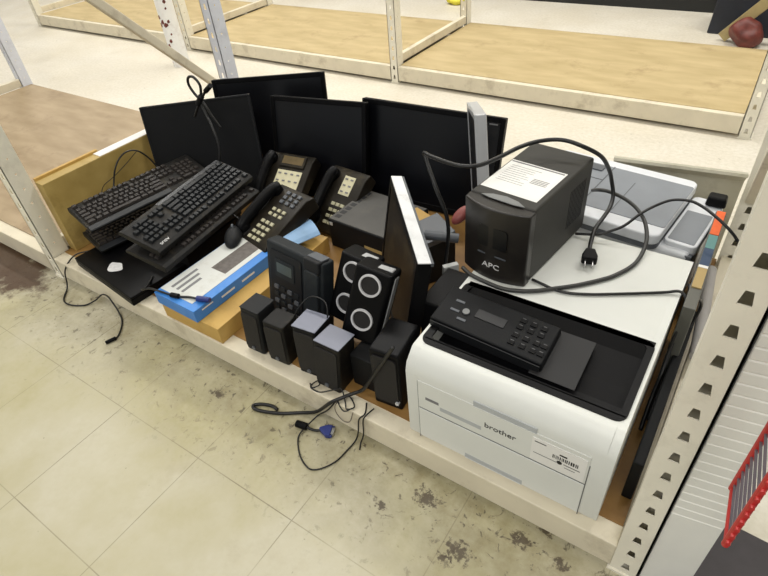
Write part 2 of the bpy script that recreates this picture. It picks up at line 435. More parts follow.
# ------------------------------------------------------------------ white laser printer
P = thing('laser_printer', 'white laser printer with black output tray and tilted control panel, near right on the shelf', 'printer', .962, .28, .0908)
W = .205
prof = [(.004, .0), (0, .012), (.0, .205), (.006, .226), (.030, .250), (.036, .252), (.559, .252), (.565, .246), (.565, 0)]
# shell with the sunken output tray: side walls, front, rear deck, built as separate prisms joined into one mesh
sh = MB()
trayx0, trayx1, ty0, ty1 = -.192, .190, .062, .252
body = [(y, z) for y, z in prof]
sh.prism([(.004, 0), (0, .012), (0, .205), (.005, .226), (.024, .247), (.034, .252), (ty0, .252), (ty0, .205), (ty1, .235), (ty1, .252), (.559, .252), (.565, .246), (.565, 0)], trayx0, trayx1, 'x')
for a, b in ((-W-.008, trayx0), (trayx1, W+.001)):
    sh.prism(prof, a, b, 'x')
so = sh.build('shell', 'white', P, bevel=.009, seg=4)
# black tray lining
tl = MB().prism([(ty0-.004, .2525), (ty0-.004, .2545), (ty0+.001, .2545), (ty0+.006, .212), (ty0+.07, .214), (ty1-.03, .240), (ty1-.004, .2545), (ty1+.012, .2545), (ty1+.012, .2525), (ty1, .236), (ty0, .2055)], -.200, .197, 'x').build('output_tray', 'black', P, bevel=.002)
MB().prism(rrect(-.203, .200, ty0-.018, ty1+.016, .022), .2515, .2535).build('tray_surround', 'black', P) if False else None
fr = MB()
def frame_ring(mb, x0, x1, y0, y1, xi0, xi1, yi0, yi1, r, z0, z1):
    o = rrect(x0, x1, y0, y1, r, 5); i_ = rrect(xi0, xi1, yi0, yi1, r*.6, 5); n = len(o)
    v = [(a, b, z1) for a, b in o]+[(a, b, z1) for a, b in i_]+[(a, b, z0) for a, b in o]+[(a, b, z0) for a, b in i_]
    f = []
    for k in range(n):
        j = (k+1) % n
        f += [(k, j, n+j, n+k), (k, 2*n+k, 2*n+j, j), (n+k, n+j, 3*n+j, 3*n+k), (2*n+k, 3*n+k, 3*n+j, 2*n+j)]
    mb._add(v, f)
frame_ring(fr, -.206, .199, .046, .262, -.190, .186, .064, .248, .02, .249, .2545)
fr.build('tray_rim', 'black', P)
MB().box(.01, .10, ty0+.03, ty1-.04, .0, .0015, T(0, 0, .219, rx=9)).build('tray_stop', 'ink', P, bevel=.0005)
# control panel, hinged box that tilts up over the left half of the tray
cp = MB().taper(-.125, .125, -.052, .056, 0, .034, .004, .004).build('control_panel', 'black_matte', P, bevel=.004, seg=3, mt=T(-.092, .153, .237, rx=7, ry=3.5, rz=0))
MB().box(-.042, .022, -.005, .018, .034, .0355).build('display', 'screen_mat', cp, bevel=.0005)
MB().box(-.119, .119, -.0535, -.0515, .006, .030).build('panel_lip', 'shell_grey', cp)
MB().cyl((-.062, -.002, .034), (-.062, -.002, .0375), .0075, n=20).build('round_button', 'ups_grey', cp)
for i, (a, b) in enumerate([(-.085, .018), (-.085, -.008), (-.062, -.024)]):
    MB().box(a-.010, a+.010, b-.003, b+.003, .034, .0355).build('button', 'greydark', cp, bevel=.0005)
for a in (.050, .072, .094, .110):
    for b in (-.028, -.008, .014, .032):
        if a == .110 and b > 0: continue
        MB().box(a-.0065, a+.0065, b-.005, b+.005, .034, .0362).build('button', 'black', cp, bevel=.0006)
        MB().box(a-.004, a+.003, b+.0058, b+.0070, .034, .0343).build('key_legend', 'inkgrey', cp)
# front seams, grips, lettering, stickers (front plane is local y = 0, x = world-.962, z = world-.09)
def fx(x): return x-.962
sm = MB()
sm.box(fx(.779), fx(1.131), -.0008, .002, .1045, .1062)
sm.box(fx(1.131), fx(1.1325), -.0008, .002, .0, .166)
sm.box(fx(.776), fx(.7772), -.0008, .002, .0, .19)
sm.build('panel_seam', 'seam', P)
MB().box(fx(.777), fx(1.131), -.0015, .002, .108, .192).build('bypass_tray_door', 'white', P, bevel=.0012)
MB().box(fx(.777), fx(1.131), -.0015, .002, .006, .103).build('paper_drawer_front', 'white', P, bevel=.0012)
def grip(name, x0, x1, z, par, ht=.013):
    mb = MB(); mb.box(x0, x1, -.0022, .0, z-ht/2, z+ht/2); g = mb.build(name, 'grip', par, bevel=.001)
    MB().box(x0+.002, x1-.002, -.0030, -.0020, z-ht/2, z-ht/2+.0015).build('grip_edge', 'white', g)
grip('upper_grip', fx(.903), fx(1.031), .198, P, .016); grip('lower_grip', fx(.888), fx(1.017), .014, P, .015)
text('brand_lettering', 'brother', .020, 'ink', P, T(fx(.961), -.0018, .148, rx=90), sx=1.05)
MB().box(fx(.795), fx(.826), -.0021, -.0012, .141, .149).build('model_badge', 'inkgrey', P)
mb = MB()
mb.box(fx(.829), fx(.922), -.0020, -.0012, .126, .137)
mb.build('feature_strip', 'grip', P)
st = MB().box(fx(1.025), fx(1.127), -.0026, -.0014, .111, .180).build('price_sticker', 'label', P)
bc = MB(); xx = fx(1.066)
while xx < fx(1.112):
    w_ = random.choice((.001, .0018, .0028)); bc.box(xx, xx+w_, -.0030, -.0024, .146, .156); xx += w_+random.choice((.0012, .002))
bc.box(fx(1.030), fx(1.052), -.0030, -.0024, .170, .172); bc.box(fx(1.078), fx(1.092), -.0030, -.0024, .160, .164)
bc.box(fx(1.088), fx(1.118), -.0030, -.0024, .138, .1395); bc.box(fx(1.030), fx(1.075), -.0030, -.0024, .136, .137); bc.box(fx(1.09), fx(1.11), -.0030, -.0024, .130, .131)
bc.build('barcode', 'ink', st)
MB().cyl((fx(1.080), -.0024, .139), (fx(1.080), -.0031, .139), .005, n=16).build('sticker_emblem', 'ink', st)

# ------------------------------------------------------------------ UPS on the printer
U = thing('battery_backup', 'dark grey battery backup with white warning label, on top of the white laser printer', 'battery backup', .812, .728, .3435, rz=-7)
w2, d2, hh = .078, .151, .188
MB().box(-w2, w2, -d2+.03, d2, 0, hh).build('casing', 'ups', U, bevel=.006, seg=3)
# bulging bezel
bz = MB(); pts = []
n = 10
for k in range(n+1):
    a = -1+2*k/n; pts.append((w2*1.02*a, -d2+.012-.020*(1-a*a)))
pts += [(w2*1.02, -d2+.034), (-w2*1.02, -d2+.034)]
bz.prism(pts, -.0005, hh-.004)
bez = bz.build('front_bezel', 'ups_front', U, bevel=.004, seg=3)
MB().prism([(-.052, .0), (-.03, .012), (0, .017), (.03, .012), (.052, 0), (.03, -.004), (-.03, -.004)], 0, .0016, mt=T(.002, -d2+.030, hh-.0012)).build('grey_tab', 'ups_grey', U)
text('brand_lettering', 'APC', .019, 'logo_white', bez, T(.004, -d2-.0086, .040, rx=90), sx=1.25)
MB().box(-.035, .035, -.0012, 0, 0, .0035, T(.004, -d2-.0062, .066)).build('indicator_slot', 'greydark', bez)
MB().prism(rrect(-.035, .035, .088, .140, .008), -.0015, .0005, 'y', T(.004, -d2-.0062, 0)).build('display', 'screen', bez)
lb = MB().box(-.070, .066, -.092, .046, 0, .0006, T(-.002, 0, hh)).build('warning_label', 'label', U)
lt = MB(); lt.box(-.068, .062, .037, .042, .0006, .0009, T(-.002, 0, hh))
for i in range(9):
    lt.box(-.058, -.058+random.uniform(.05, .075), .022-i*.009, .0232-i*.009, .0006, .0008, T(-.002, 0, hh))
for i in range(4):
    lt.box(.014, .052, -.012-i*.006, -.0095-i*.006, .0006, .0008, T(-.002, 0, hh))
lt.build('label_print', 'inkgrey', lb)
vt = MB()
for i in range(10): vt.box(w2-.001, w2+.0006, .045+i*.008, .048+i*.008, .05, .15)
vt.build('side_vents', 'ink', U)

# ------------------------------------------------------------------ grey-white flatbed printer behind
H = thing('multifunction_printer', 'pale grey and white multifunction printer behind the battery backup, lid with grey panels', 'printer', .905, 1.085, .0905, rz=-6)
MB().box(-.205, .262, -.13, .13, 0, .205).build('body', 'white2', H, bevel=.012, seg=3)
lid = MB().prism(rrect(-.205, .190, -.158, .155, .022), .218, .2465).build('scanner_lid', 'white2', H, bevel=.005, seg=3)
MB().prism(rrect(-.204, .189, -.157, .154, .022), .205, .219).build('lid_seal', 'greydark', H)
MB().prism(rrect(-.19, .188, -.112, .116, .008), .2465, .2480).build('lid_panel', 'greyglass', lid)
gl = MB()
gl.box(-.030, -.027, -.118, .118, .248, .2488); gl.box(-.185, -.03, .030, .033, .248, .2488); gl.box(.05, .052, -.1, .06, .248, .2486)
gl.box(-.10, -.097, -.118, .03, .248, .2488)
gl.build('panel_groove', 'greydark', lid)
MB().box(-.16, -.05, .075, .105, .248, .252).build('lid_hinge_grip', 'greydark', lid, bevel=.001)
rs = MB().prism(rrect(.192, .270, -.115, .128, .016), .190, .219).build('side_shelf', 'white2', H, bevel=.004, seg=3)
MB().prism(rrect(.200, .262, -.105, .045, .004), .2188, .2202).build('side_window', 'greyglass', rs)
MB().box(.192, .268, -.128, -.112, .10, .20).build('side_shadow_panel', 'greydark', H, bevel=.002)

# cream panel standing behind
cc = MB().prism([(0, 0), (0, .27), (-.008, .315), (-.028, .335), (-.045, .338), (-.05, .33), (-.034, .322), (-.014, .30), (-.008, .26), (-.008, 0)], -.19, .16, 'x').build('metal_panel', 'creamcase', None, bevel=.001)
cc.location = (1.05, 1.335, 0); cc.rotation_euler = (0, 0, R(8)); tag(cc, 'cream curved metal panel standing behind the grey-white multifunction printer', 'panel')
o = MB().taper(-.05, .05, -.035, .035, 0, .12, .008).build('power_brick', 'black', None, bevel=.006, seg=3); o.location = (1.16, 1.245, .0905) if False else (1.165, 1.165, .3125)
o.data.transform(Matrix.Diagonal((.5, .6, .22, 1))); tag(o, 'small black adapter lying on the back right of the grey-white printer', 'adapter')

# package between the printers and the right upright
PK = thing('packaging_sleeve', 'narrow upright package printed orange, teal and tan, wedged beside the right-hand upright', 'package', 1.188, .87, .0905, rz=1)
MB().box(-.012, .012, -.20, .20, 0, .258).build('sleeve', 'clear', PK, bevel=.002)
MB().box(-.0095, .0095, .085, .195, .2, .262).build('orange_print', 'orange', PK)
MB().box(-.0095, .0095, .025, .083, .2, .2612).build('teal_print', 'teal', PK)
MB().box(-.0095, .0095, -.045, .024, .2, .2610).build('navy_print', 'navy', PK)
MB().box(-.0095, .0095, -.055, -.046, .2, .2614).build('white_print', 'label', PK)
MB().box(-.0095, .0095, -.130, -.056, .2, .2610).build('tan_print', 'tancard', PK)
o = MB().cyl((0, -.17, 0), (0, .17, 0), .014, n=20).build('paper_roll', 'paper', None); o.location = (1.222, .885, .185); o.rotation_euler = (0, 0, R(5))
tag(o, 'greyish white rolled tube standing between the upright and the laser printer', 'paper roll')
# black flat thing beside the printer
o = MB().box(-.010, .010, -.24, .24, 0, .12).build('standing_board', 'black_matte', None, bevel=.003); o.location = (1.202, .60, .0905)
tag(o, 'thin black panel standing on edge between the laser printer and the right-hand upright', 'panel')

# ------------------------------------------------------------------ monitors
def monitor(label, x, y, z, rx, ry, rz, w, h, case='black', scr='screen', bez=.016, d=.022, hump=True, group='monitors leaning at the back'):
    t = thing('monitor', label, 'monitor', x, y, z, rx, ry, rz, group)
    MB().box(-w/2, w/2, -d/2, d/2, 0, h).build('casing', case, t, bevel=.003)
    mb = MB()
    v0 = (-w/2+bez, w/2-bez, bez*1.3, h-bez)
    mb.box(v0[0], v0[1], -d/2-.0008, -d/2+.004, v0[2], v0[3]); mb.build('screen', scr, t)
    b = MB(); a0, a1, b0, b1 = v0
    b.box(-w/2, a0, -d/2-.003, -d/2+.002, 0, h); b.box(a1, w/2, -d/2-.003, -d/2+.002, 0, h)
    b.box(a0, a1, -d/2-.003, -d/2+.002, 0, b0); b.box(a0, a1, -d/2-.003, -d/2+.002, b1, h)
    b.build('bezel', case, t, bevel=.0015)
    if hump: MB().taper(-w*.32, w*.32, .06, h-.07, 0, .022, .02, mt=Matrix.Translation((0, d/2, 0)) @ Matrix(((1, 0, 0, 0), (0, 0, 1, 0), (0, 1, 0, 0), (0, 0, 0, 1)))).build('rear_cover', case, t, bevel=.003)
    return t
m1 = monitor('leftmost black monitor with dull charcoal face, a looped cord hung over its top edge', -.429, .80, .095, -14, -1.4, 36.8, .393, .368, 'shell_grey', 'black_matte', bez=.006)
m2 = monitor('black monitor rising highest at the back, just right of the leftmost one', -.363, 1.095, .095, -11, 0, 32.8, .432, .366)
m3 = monitor('black monitor in the middle of the back row, lower than its left neighbour', -.085, 1.005, .095, -14, -1.3, 9, .385, .350)
m4 = monitor('widest black monitor at the right of the back row, behind the edge-on silver one', .297, 1.105, .095, -13, .9, 5.3, .51, .345)
MB().box(.205, .232, -.0145, -.0138, .322, .326).build('badge', 'inkgrey', m4)
m5 = monitor('silver-edged monitor seen edge-on, between the widest black monitor and the battery backup', .575, 1.005, .122, 3, -14, -58, .24, .395, 'silver', 'screen_mat', d=.030, hump=False)
m6 = monitor('monitor standing edge-on in front with bright silver top edge, left of the laser printer', .511, .590, .0935, -10, 0, -48.4, .395, .322, 'black', 'brownback', bez=.018, d=.034, hump=False)
MB().box(-.2, .2, -.0175, .012, .3222, .3245).build('silver_top_strip', 'silver_edge', m6)
MB().box(-.2, .2, .0125, .0185, .315, .3235).build('top_edge_back', 'greydark', m6)
# cord draped on leftmost monitor
def cord(name, pts, r, m='cord', sub=6): return MB().tube(pts, r, 8, sub).build(name, m, None, smooth=True)
loopc = thing('looped_cord', 'black cord tied in a loop, hanging over the top of the leftmost monitor', 'cord', -.36, .83, .47)
def rel(pts, o): return [(a-o[0], b-o[1], c-o[2]) for a, b, c in pts]
LO = (-.36, .83, .47)
MB().tube(rel([(-.30, .80, .41), (-.325, .795, .455), (-.345, .795, .49), (-.385, .80, .515), (-.402, .80, .545), (-.392, .80, .568), (-.365, .80, .572), (-.345, .80, .55), (-.352, .80, .52), (-.36, .795, .49), (-.345, .79, .46), (-.31, .775, .42), (-.285, .76, .36), (-.29, .74, .30), (-.31, .72, .25)], LO), .0045, 8).build('cable', 'cord', loopc, smooth=True)
MB().tube(rel([(-.40, .785, .44), (-.38, .79, .47), (-.355, .795, .50), (-.33, .795, .525), (-.305, .795, .545)], LO), .0045, 8).build('cable', 'cord', loopc, smooth=True)
MB().cyl(*rel([(-.318, .795, .535), (-.285, .795, .558)], LO), .008, n=12).build('plug', 'black', loopc, smooth=False)
MB().cyl(*rel([(-.372, .793, .485), (-.345, .793, .515)], LO), .010, n=12).build('cable_tie', 'black_matte', loopc)

# ------------------------------------------------------------------ brown cardboard box at the left post
B = thing('cardboard_box', 'tall open brown cardboard box against the left-hand upright, behind the keyboards', 'box', -.684, .54, .0905, rz=-1)
MB().box(-.006, .040, -.215, .235, 0, .262).build('carton', 'card_dirty', B, bevel=.002)
MB().box(-.004, .038, .0, .235, .2625, .2640).build('packing_tape', 'label', B)
MB().box(-.018, -.006, -.21, .02, .20, .270, ).build('flap', 'card', B)

# ------------------------------------------------------------------ keyboards
KEYROWS = []
def key_layout():
    u = .0188; K = []
    def row(y, x, ws, h=1):
        for w in ws:
            if w > 0: K.append((x+w*u/2, y, w*u-.0022, u*h-.0022))
            x += abs(w)*u
    x0 = -.214
    row(.056, x0, [1, -1, 1, 1, 1, 1, -.5, 1, 1, 1, 1, -.5, 1, 1, 1, 1])
    row(.030, x0, [1]*13+[2]); row(.011, x0, [1.5]+[1]*12+[1.5]); row(-.008, x0, [1.75]+[1]*11+[2.25])
    row(-.027, x0, [2.25]+[1]*10+[2.75]); row(-.046, x0, [1.5, 1.25, 1.25, 6, 1.25, 1.25, 2.5])
    x1 = x0+15.25*u
    row(.056, x1, [1, 1, 1]); row(.030, x1, [1, 1, 1]); row(.011, x1, [1, 1, 1]); row(-.027, x1, [-1, 1]); row(-.046, x1, [1, 1, 1])
    x2 = x0+18.5*u
    row(.030, x2, [1]*4); row(.011, x2, [1]*4); row(-.008, x2, [1]*3); row(-.027, x2, [1]*4); row(-.046, x2, [2, 1])
    return K
KEYMESH = {}
def key_mesh(w, d, m):
    k = (round(w, 4), round(d, 4), m)
    if k not in KEYMESH:
        mb = MB().taper(-w/2, w/2, -d/2, d/2, 0, .0072, .0022, .0026); bm = mb.bm
        bmesh.ops.recalc_face_normals(bm, faces=bm.faces)
        me = bpy.data.meshes.new('key'); bm.to_mesh(me); bm.free(); me.materials.append(M[m]); KEYMESH[k] = me
    return KEYMESH[k]
def keyboard(label, x, y, z, rx, ry, rz, body='black_matte', keym='key', keys=True, only=None, rest=True, logo=None):
    t = thing('keyboard', label, 'keyboard', x, y, z, rx, ry, rz, 'computer keyboards in the pile')
    w, d = .445, .152
    MB().prism([(-d/2, 0), (-d/2, .010), (-d/2+.014, .0155), (d/2-.012, .022), (d/2, .018), (d/2, 0)], -w/2, w/2, 'x').build('case', body, t, bevel=.002)
    if keys:
        for (kx, ky, kw, kd) in key_layout():
            if only and not only(kx, ky): continue
            o = bpy.data.objects.new('key', key_mesh(kw, kd, keym)); C.objects.link(o); o.parent = t
            o.location = (kx, ky, .0165+(ky+.06)*.045)
            o.rotation_euler = (.045, 0, 0)
    if rest: MB().prism([(-d/2-.002, .008), (-d/2, .0115), (-d/2+.016, .0165), (-d/2+.016, .012)], -w/2+.002, .07, 'x').build('front_ledge', 'kb_edge', t)
    if logo: text('brand_lettering', logo, .012, 'logo_white', t, T(.180, .058, .0232, rx=3), sx=1.3)
    return t
k2 = keyboard('topmost black keyboard on the pile, number pad end pointing to the aisle, white maker lettering', -.214, .539, .276, -17, 1.4, 277, 'dust_black', 'key', logo='ASUS')
k1 = keyboard('dusty black keyboard against the brown cardboard box, left of the topmost keyboard', -.478, .545, .250, 8, -.5, 80.6, 'dust_black', 'key_worn')
k3 = keyboard('black keyboard directly beneath the topmost one, its edge sticking out towards the phones', -.185, .525, .232, -13, 1, 276, 'dust_black', 'key_worn', only=lambda a, b: b > .0)
k4 = keyboard('dusty black keyboard lowest on the pile, by the foot of the left-hand upright', -.500, .560, .140, 0, 0, 78, 'dust_black', 'key_worn', only=lambda a, b: a < .02)
# flat thin laptop-like deck with sticker
LT = thing('laptop', 'closed thin black laptop at the shelf edge with a crumpled white sticker', 'laptop', -.395, .372, .0905, 0, 1, -6)
MB().box(-.155, .195, -.115, .115, 0, .024).build('base', 'black', LT, bevel=.003)
MB().box(-.155, .195, -.115, .115, .0245, .033).build('lid', 'black', LT, bevel=.003)
stp = [(.022*math.cos(a)*(1+.15*math.sin(3*a)), .016*math.sin(a)*(1+.12*math.cos(4*a))) for a in [2*PI*k/24 for k in range(24)]]
MB().prism([(a*1.35, b*1.35) for a, b in stp], .0332, .0339, mt=T(.012, -.060, 0)).build('sticker', 'sticker', LT)
# dark stack supporting the keyboards
o = MB().box(-.12, .12, -.13, .13, 0, .070).build('media_player', 'black_matte', None, bevel=.004); o.location = (-.30, .56, .0905); o.rotation_euler = (0, 0, R(4))
tag(o, 'black boxy player buried under the keyboards', 'media player')
o = MB().box(-.12, .10, -.14, .14, 0, .055).build('docking_station', 'dust_black', None, bevel=.004); o.location = (-.29, .565, .163); o.rotation_euler = (R(0), R(0), R(-3))
tag(o, 'dusty black slab directly under the two topmost keyboards', 'docking station')
# mouse
MS = thing('computer_mouse', 'black computer mouse perched between the keyboards and the lower desk phone', 'mouse', -.060, .548, .196, 8, 0, 35)
MB().dome((0, 0, 0), .027, .048, .030, lo=0).build('shell', 'shell_grey', MS, smooth=True)
MB().cyl((-.003, .026, .026), (.003, .026, .026), .007, n=14).build('scroll_wheel', 'greydark', MS)
MB().tube([(0, .045, .006), (.01, .075, .010), (-.02, .10, .02), (-.05, .12, .03)], .0022, 6).build('cable', 'cord', MS, smooth=True)
o = MB().box(-.009, .009, -.006, .006, 0, .006).build('wireless_receiver', 'foam', None, bevel=.001); o.location = (-.332, .775, .262); tag(o, 'tiny white plug end at the far end of the topmost keyboard', 'plug')

# ------------------------------------------------------------------ desk phones
def desk_phone(label, x, y, z, rx, ry, rz, w, d, plate, lcd, keys, hx=None, handset='black'):
    t = thing('desk_phone', label, 'telephone', x, y, z, rx, ry, rz, 'brown-black desk phones in the middle of the pile')
    mb = MB().prism([(-d/2, 0), (-d/2, .026), (-d/2+.012, .036), (d/2-.03, .056), (d/2, .046), (d/2, 0)], -w/2, w/2, 'x')
    mb.build('body', 'phone', t, bevel=.005, seg=3)
    def zt(yy): return .036+(yy+d/2-.012)/(d-.042)*.020
    tilt = R(math.degrees(math.atan(.020/(d-.042))))
    def top(name, m, x0, x1, y0, y1, h, par=t, bev=.0008):
        yc = (y0+y1)/2; xc = (x0+x1)/2
        o = MB().box(-(x1-x0)/2, (x1-x0)/2, -(y1-y0)/2, (y1-y0)/2, -.002, h).build(name, m, par, bevel=bev)
        o.location = (xc, yc, zt(yc)); o.rotation_euler = (tilt, 0, 0); return o
    # handset cradle along the left
    hx = -w/2+.028
    hs = MB()
    hs.tube([(hx, -d/2+.026, .046), (hx, -d/2+.045, .058), (hx, 0, .070), (hx, d/2-.055, .074), (hx, d/2-.026, .066)], .0185, 16, 6)
    ho = hs.build('handset', handset, t, smooth=True)
    for yy, rr in ((-d/2+.036, .022), (d/2-.038, .022)):
        MB().cyl((hx, yy, zt(yy)-.004), (hx, yy, zt(yy)+.018), rr, rr*.92, 20).build('earpiece', handset, ho, bevel=.003)
    MB().box(hx-.026, hx+.026, -d/2+.01, d/2-.012, .030, .040).build('cradle', 'dust_black', t, bevel=.002)
    if plate: 
        pl_ = top('label_plate', 'faceplate', *plate, .0015)
        x0, x1, y0, y1 = plate
        nx, ny = keys['plate']
        for i in range(nx):
            for j in range(ny):
                cx_ = x0+(i+.5)*(x1-x0)/nx; cy_ = y0+(j+.5)*(y1-y0)/ny
                top('line_button', 'inkgrey', cx_-.0055, cx_+.0055, cy_-.0028, cy_+.0028, .004)
    if lcd: 
        top('display_frame', 'phone', lcd[0]-.008, lcd[1]+.008, lcd[2]-.010, lcd[3]+.006, .006, bev=.002)
        top('display', 'lcd', *lcd, .0068)
    for (x0, x1, y0, y1, nx, ny, s, m) in keys.get('pads', []):
        for i in range(nx):
            for j in range(ny):
                cx_ = x0+(i+.5)*(x1-x0)/nx; cy_ = y0+(j+.5)*(y1-y0)/ny
                top('phone_key', m, cx_-s, cx_+s, cy_-s*.75, cy_+s*.75, .0045, bev=.0012)
    # coiled cord
    co = [(hx+.004*math.cos(a*2.2)-.012, -d/2-.008+.003*math.sin(a*2.2), .020-.0+a*.0005) for a in range(0, 18)]
    return t
desk_phone('rear desk phone with amber display and a cream panel of sixteen buttons', -.160, .915, .170, 28, 0, 8, .195, .205,
           (-.030, .072, -.080, .030), (-.022, .064, .052, .082), dict(plate=(4, 4)))
desk_phone('lower desk phone with handset in its cradle and round cream keys, nearest the blue box', .012, .678, .190, 17, -3, -11, .172, .235,
           None, None, dict(pads=[(-.022, .048, -.105, -.020, 3, 4, .0078, 'keycap'), (-.020, .056, -.008, .030, 3, 2, .0072, 'keycap'), (-.018, .066, .044, .098, 3, 3, .0080, 'greydark')]), handset='black')
desk_phone('right-hand desk phone with a small cream plate of six buttons, beside the black cash-box unit', .088, .915, .150, 34, 0, -4, .160, .235,
           (-.006, .040, .020, .088), None, dict(plate=(2, 3), pads=[(-.014, .045, -.095, -.005, 3, 4, .0076, 'keycap')]))
# large voip phone standing up
V = thing('office_phone', 'large dark slate office phone standing upright behind the small black speakers', 'telephone', .298, .405, .105, -13, -2, -7)
w, h = .222, .228
MB().box(-w/2, w/2, 0, .045, 0, h).build('body', 'voip', V, bevel=.008, seg=3)
MB().prism(rrect(-w/2+.020, .035, .015, h-.020, .008), -.004, .001, 'y').build('face_plate', 'shell_grey', V, bevel=.001)
MB().prism(rrect(-.068, .008, .135, .188, .004), -.0062, -.003, 'y').build('display_frame', 'voip', V)
MB().prism(rrect(-.060, .000, .150, .178, .002), -.0070, -.004, 'y').build('display', 'lcd_green', V)
for i in range(4):
    for j in range(4):
        MB().prism(rrect(-.074+i*.027, -.057+i*.027, .030+j*.022, .042+j*.022, .003, 3), -.0075, -.003, 'y').build('phone_key', 'greydark' if (i+j) % 2 else 'voip', V)
MB().prism(rrect(.052, .104, .012, .200, .012), -.012, .002, 'y').build('handset', 'voip', V, bevel=.005, seg=3)
MB().box(.050, .106, -.010, .030, h-.030, h+.004).build('handset_cap', 'shell_grey', V, bevel=.005, seg=3)
MB().box(.052, .104, .004, .034, h+.003, h+.006).build('top_tab', 'greydark', V, bevel=.001)

# ------------------------------------------------------------------ boxes
cb = thing('flat_carton', 'flat brown cardboard carton at the shelf edge under the blue and white box', 'box', .035, .503, .0895)
MB().box(-.119, .119, -.243, .243, 0, .055).build('carton', 'card', cb, bevel=.0015)
MB().box(-.0008, .0008, -.2434, .2434, .0552, .0556).build('flap_seam', 'deck_main', cb)
bb = thing('keyboard_box', 'blue and white printed keyboard box lying on the flat brown carton', 'box', .004, .488, .1455, 0, 0, -1)
MB().box(-.085, .086, -.236, .225, .0, .040).build('box_sides', 'blue', bb, bevel=.0012)
tp = MB().box(-.082, .056, -.215, .222, .0402, .0410).build('white_top', 'boxwhite', bb)
MB().prism([(-.022, -.075), (.038, -.075), (.038, .21), (-.022, .21)], .0411, .0416).build('keyboard_picture', 'boxphoto', bb)
mb = MB()
for i in range(3): mb.box(-.06+i*.022, -.05+i*.022, -.195, -.10-i*.012, .0411, .0414)
mb.build('grey_print', 'inkgrey', bb)
mb = MB()
for i, yy in enumerate((-.14, -.06)): mb.box(.0862, .0866, yy, yy+.05, .018, .024)
mb.box(.0862, .0866, -.21, -.17, .026, .030)
mb.build('white_print', 'label', bb)
# curled sleeve at the far end
cs = []
for k in range(9):
    a = k/8; cs.append((-.045+.09*a, .020*math.sin(PI*a)**.8))
cs2 = [(u_, v_-.003) for u_, v_ in reversed(cs)]
o = MB().prism(cs+cs2, -.055, .055, 'y').build('curled_leaflet', 'blue', None, smooth=False); o.location = (.096, .675, .186); o.rotation_euler = (0, R(8), R(-22))
tag(o, 'curled pale blue printed card between the lower desk phone and the office phone', 'leaflet')
o.data.materials.clear(); o.data.materials.append(mat('pale blue printed card', (150, 186, 224), .35, var=.15, scale=15))

# black unit with flat top
DV = thing('disc_drive_unit', 'flat black cash-box-like unit with dusty top and slots, left of the silver-edged monitor', 'electronics unit', .270, .870, .0905, 0, 0, -3)
MB().box(-.125, .125, -.104, .104, 0, .105).build('casing', 'black_matte', DV, bevel=.003)
MB().box(-.121, .121, -.100, .100, .1052, .1068).build('top_cover', mat('dusty grey black cover', (64, 62, 58), .45, var=.15, scale=14, dirt=(96, 90, 72), dscale=8, damt=.5), DV)
for k in range(7):
    MB().box(-.112, -.092, -.085+k*.026, -.068+k*.026, .1068, .1074).build('vent_slot', 'ink', DV)
MB().box(.02, .10, -.1052, -.1035, .040, .052).build('brass_label', 'tancard', DV)
MB().box(-.118, -.106, -.1055, -.1035, .085, .096).build('white_tab', 'foam', DV)
o = MB().box(-.035, .035, -.07, .07, 0, .21).build('power_supply', 'black', None, bevel=.004); o.location = (.700, .545, .0905)
tag(o, 'black upright power supply squeezed against the left side of the laser printer', 'power supply')
o = MB().box(-.07, .06, .0, .08, 0, .09).build('network_switch', 'black_matte', None, bevel=.003); o.location = (.075, .90, .0905)
tag(o, 'black box hidden under the right-hand desk phone', 'network switch')
# things between the silver monitor and the battery backup
o = MB().box(-.05, .05, -.06, .06, 0, .020).build('circuit_case', 'greydark', None, bevel=.002); o.location = (.500, .80, .230); o.rotation_euler = (R(6), R(5), R(-30))
tag(o, 'grey slim case just behind the silver-topped monitor', 'electronics unit')
o = MB().box(-.05, .05, -.06, .06, 0, .135).build('black_block', 'black_matte', None, bevel=.003); o.location = (.500, .80, .0925); o.rotation_euler = (0, 0, R(-30))
tag(o, 'black block under the grey slim case behind the silver-topped monitor', 'electronics unit')
o = MB().cyl((0, -.045, 0), (0, .045, 0), .013, n=18).build('grey_tube', 'greydark', None); o.location = (.590, .715, .305); o.rotation_euler = (R(-8), 0, R(-62)); tag(o, 'short grey tube lying between the silver-topped monitor and the battery backup', 'tube')
o = MB().prism([(0, 0), (.045, 0), (.06, .015), (.06, .16), (.045, .16), (.045, .03), (.035, .015), (0, .015)], -.02, .02, 'y').build('white_bracket', 'foam', None, bevel=.002); o.location = (.625, .66, .14); o.rotation_euler = (0, 0, R(-40)); tag(o, 'dirty white plastic bracket left of the battery backup', 'bracket')
o = MB().dome((0, 0, 0), .016, .03, .014).build('red_connector', 'redplug', None, smooth=True); o.location = (.655, .70, .40); o.rotation_euler = (R(30), 0, R(-25)); tag(o, 'dull red plastic end beside the battery backup, left side', 'connector')
o = MB().box(-.035, .035, -.022, .022, 0, .018).build('tan_block', 'card', None, bevel=.002); o.location = (.405, .90, .198); o.rotation_euler = (0, 0, R(-20)); tag(o, 'small tan block by the far end of the silver-topped monitor', 'block')

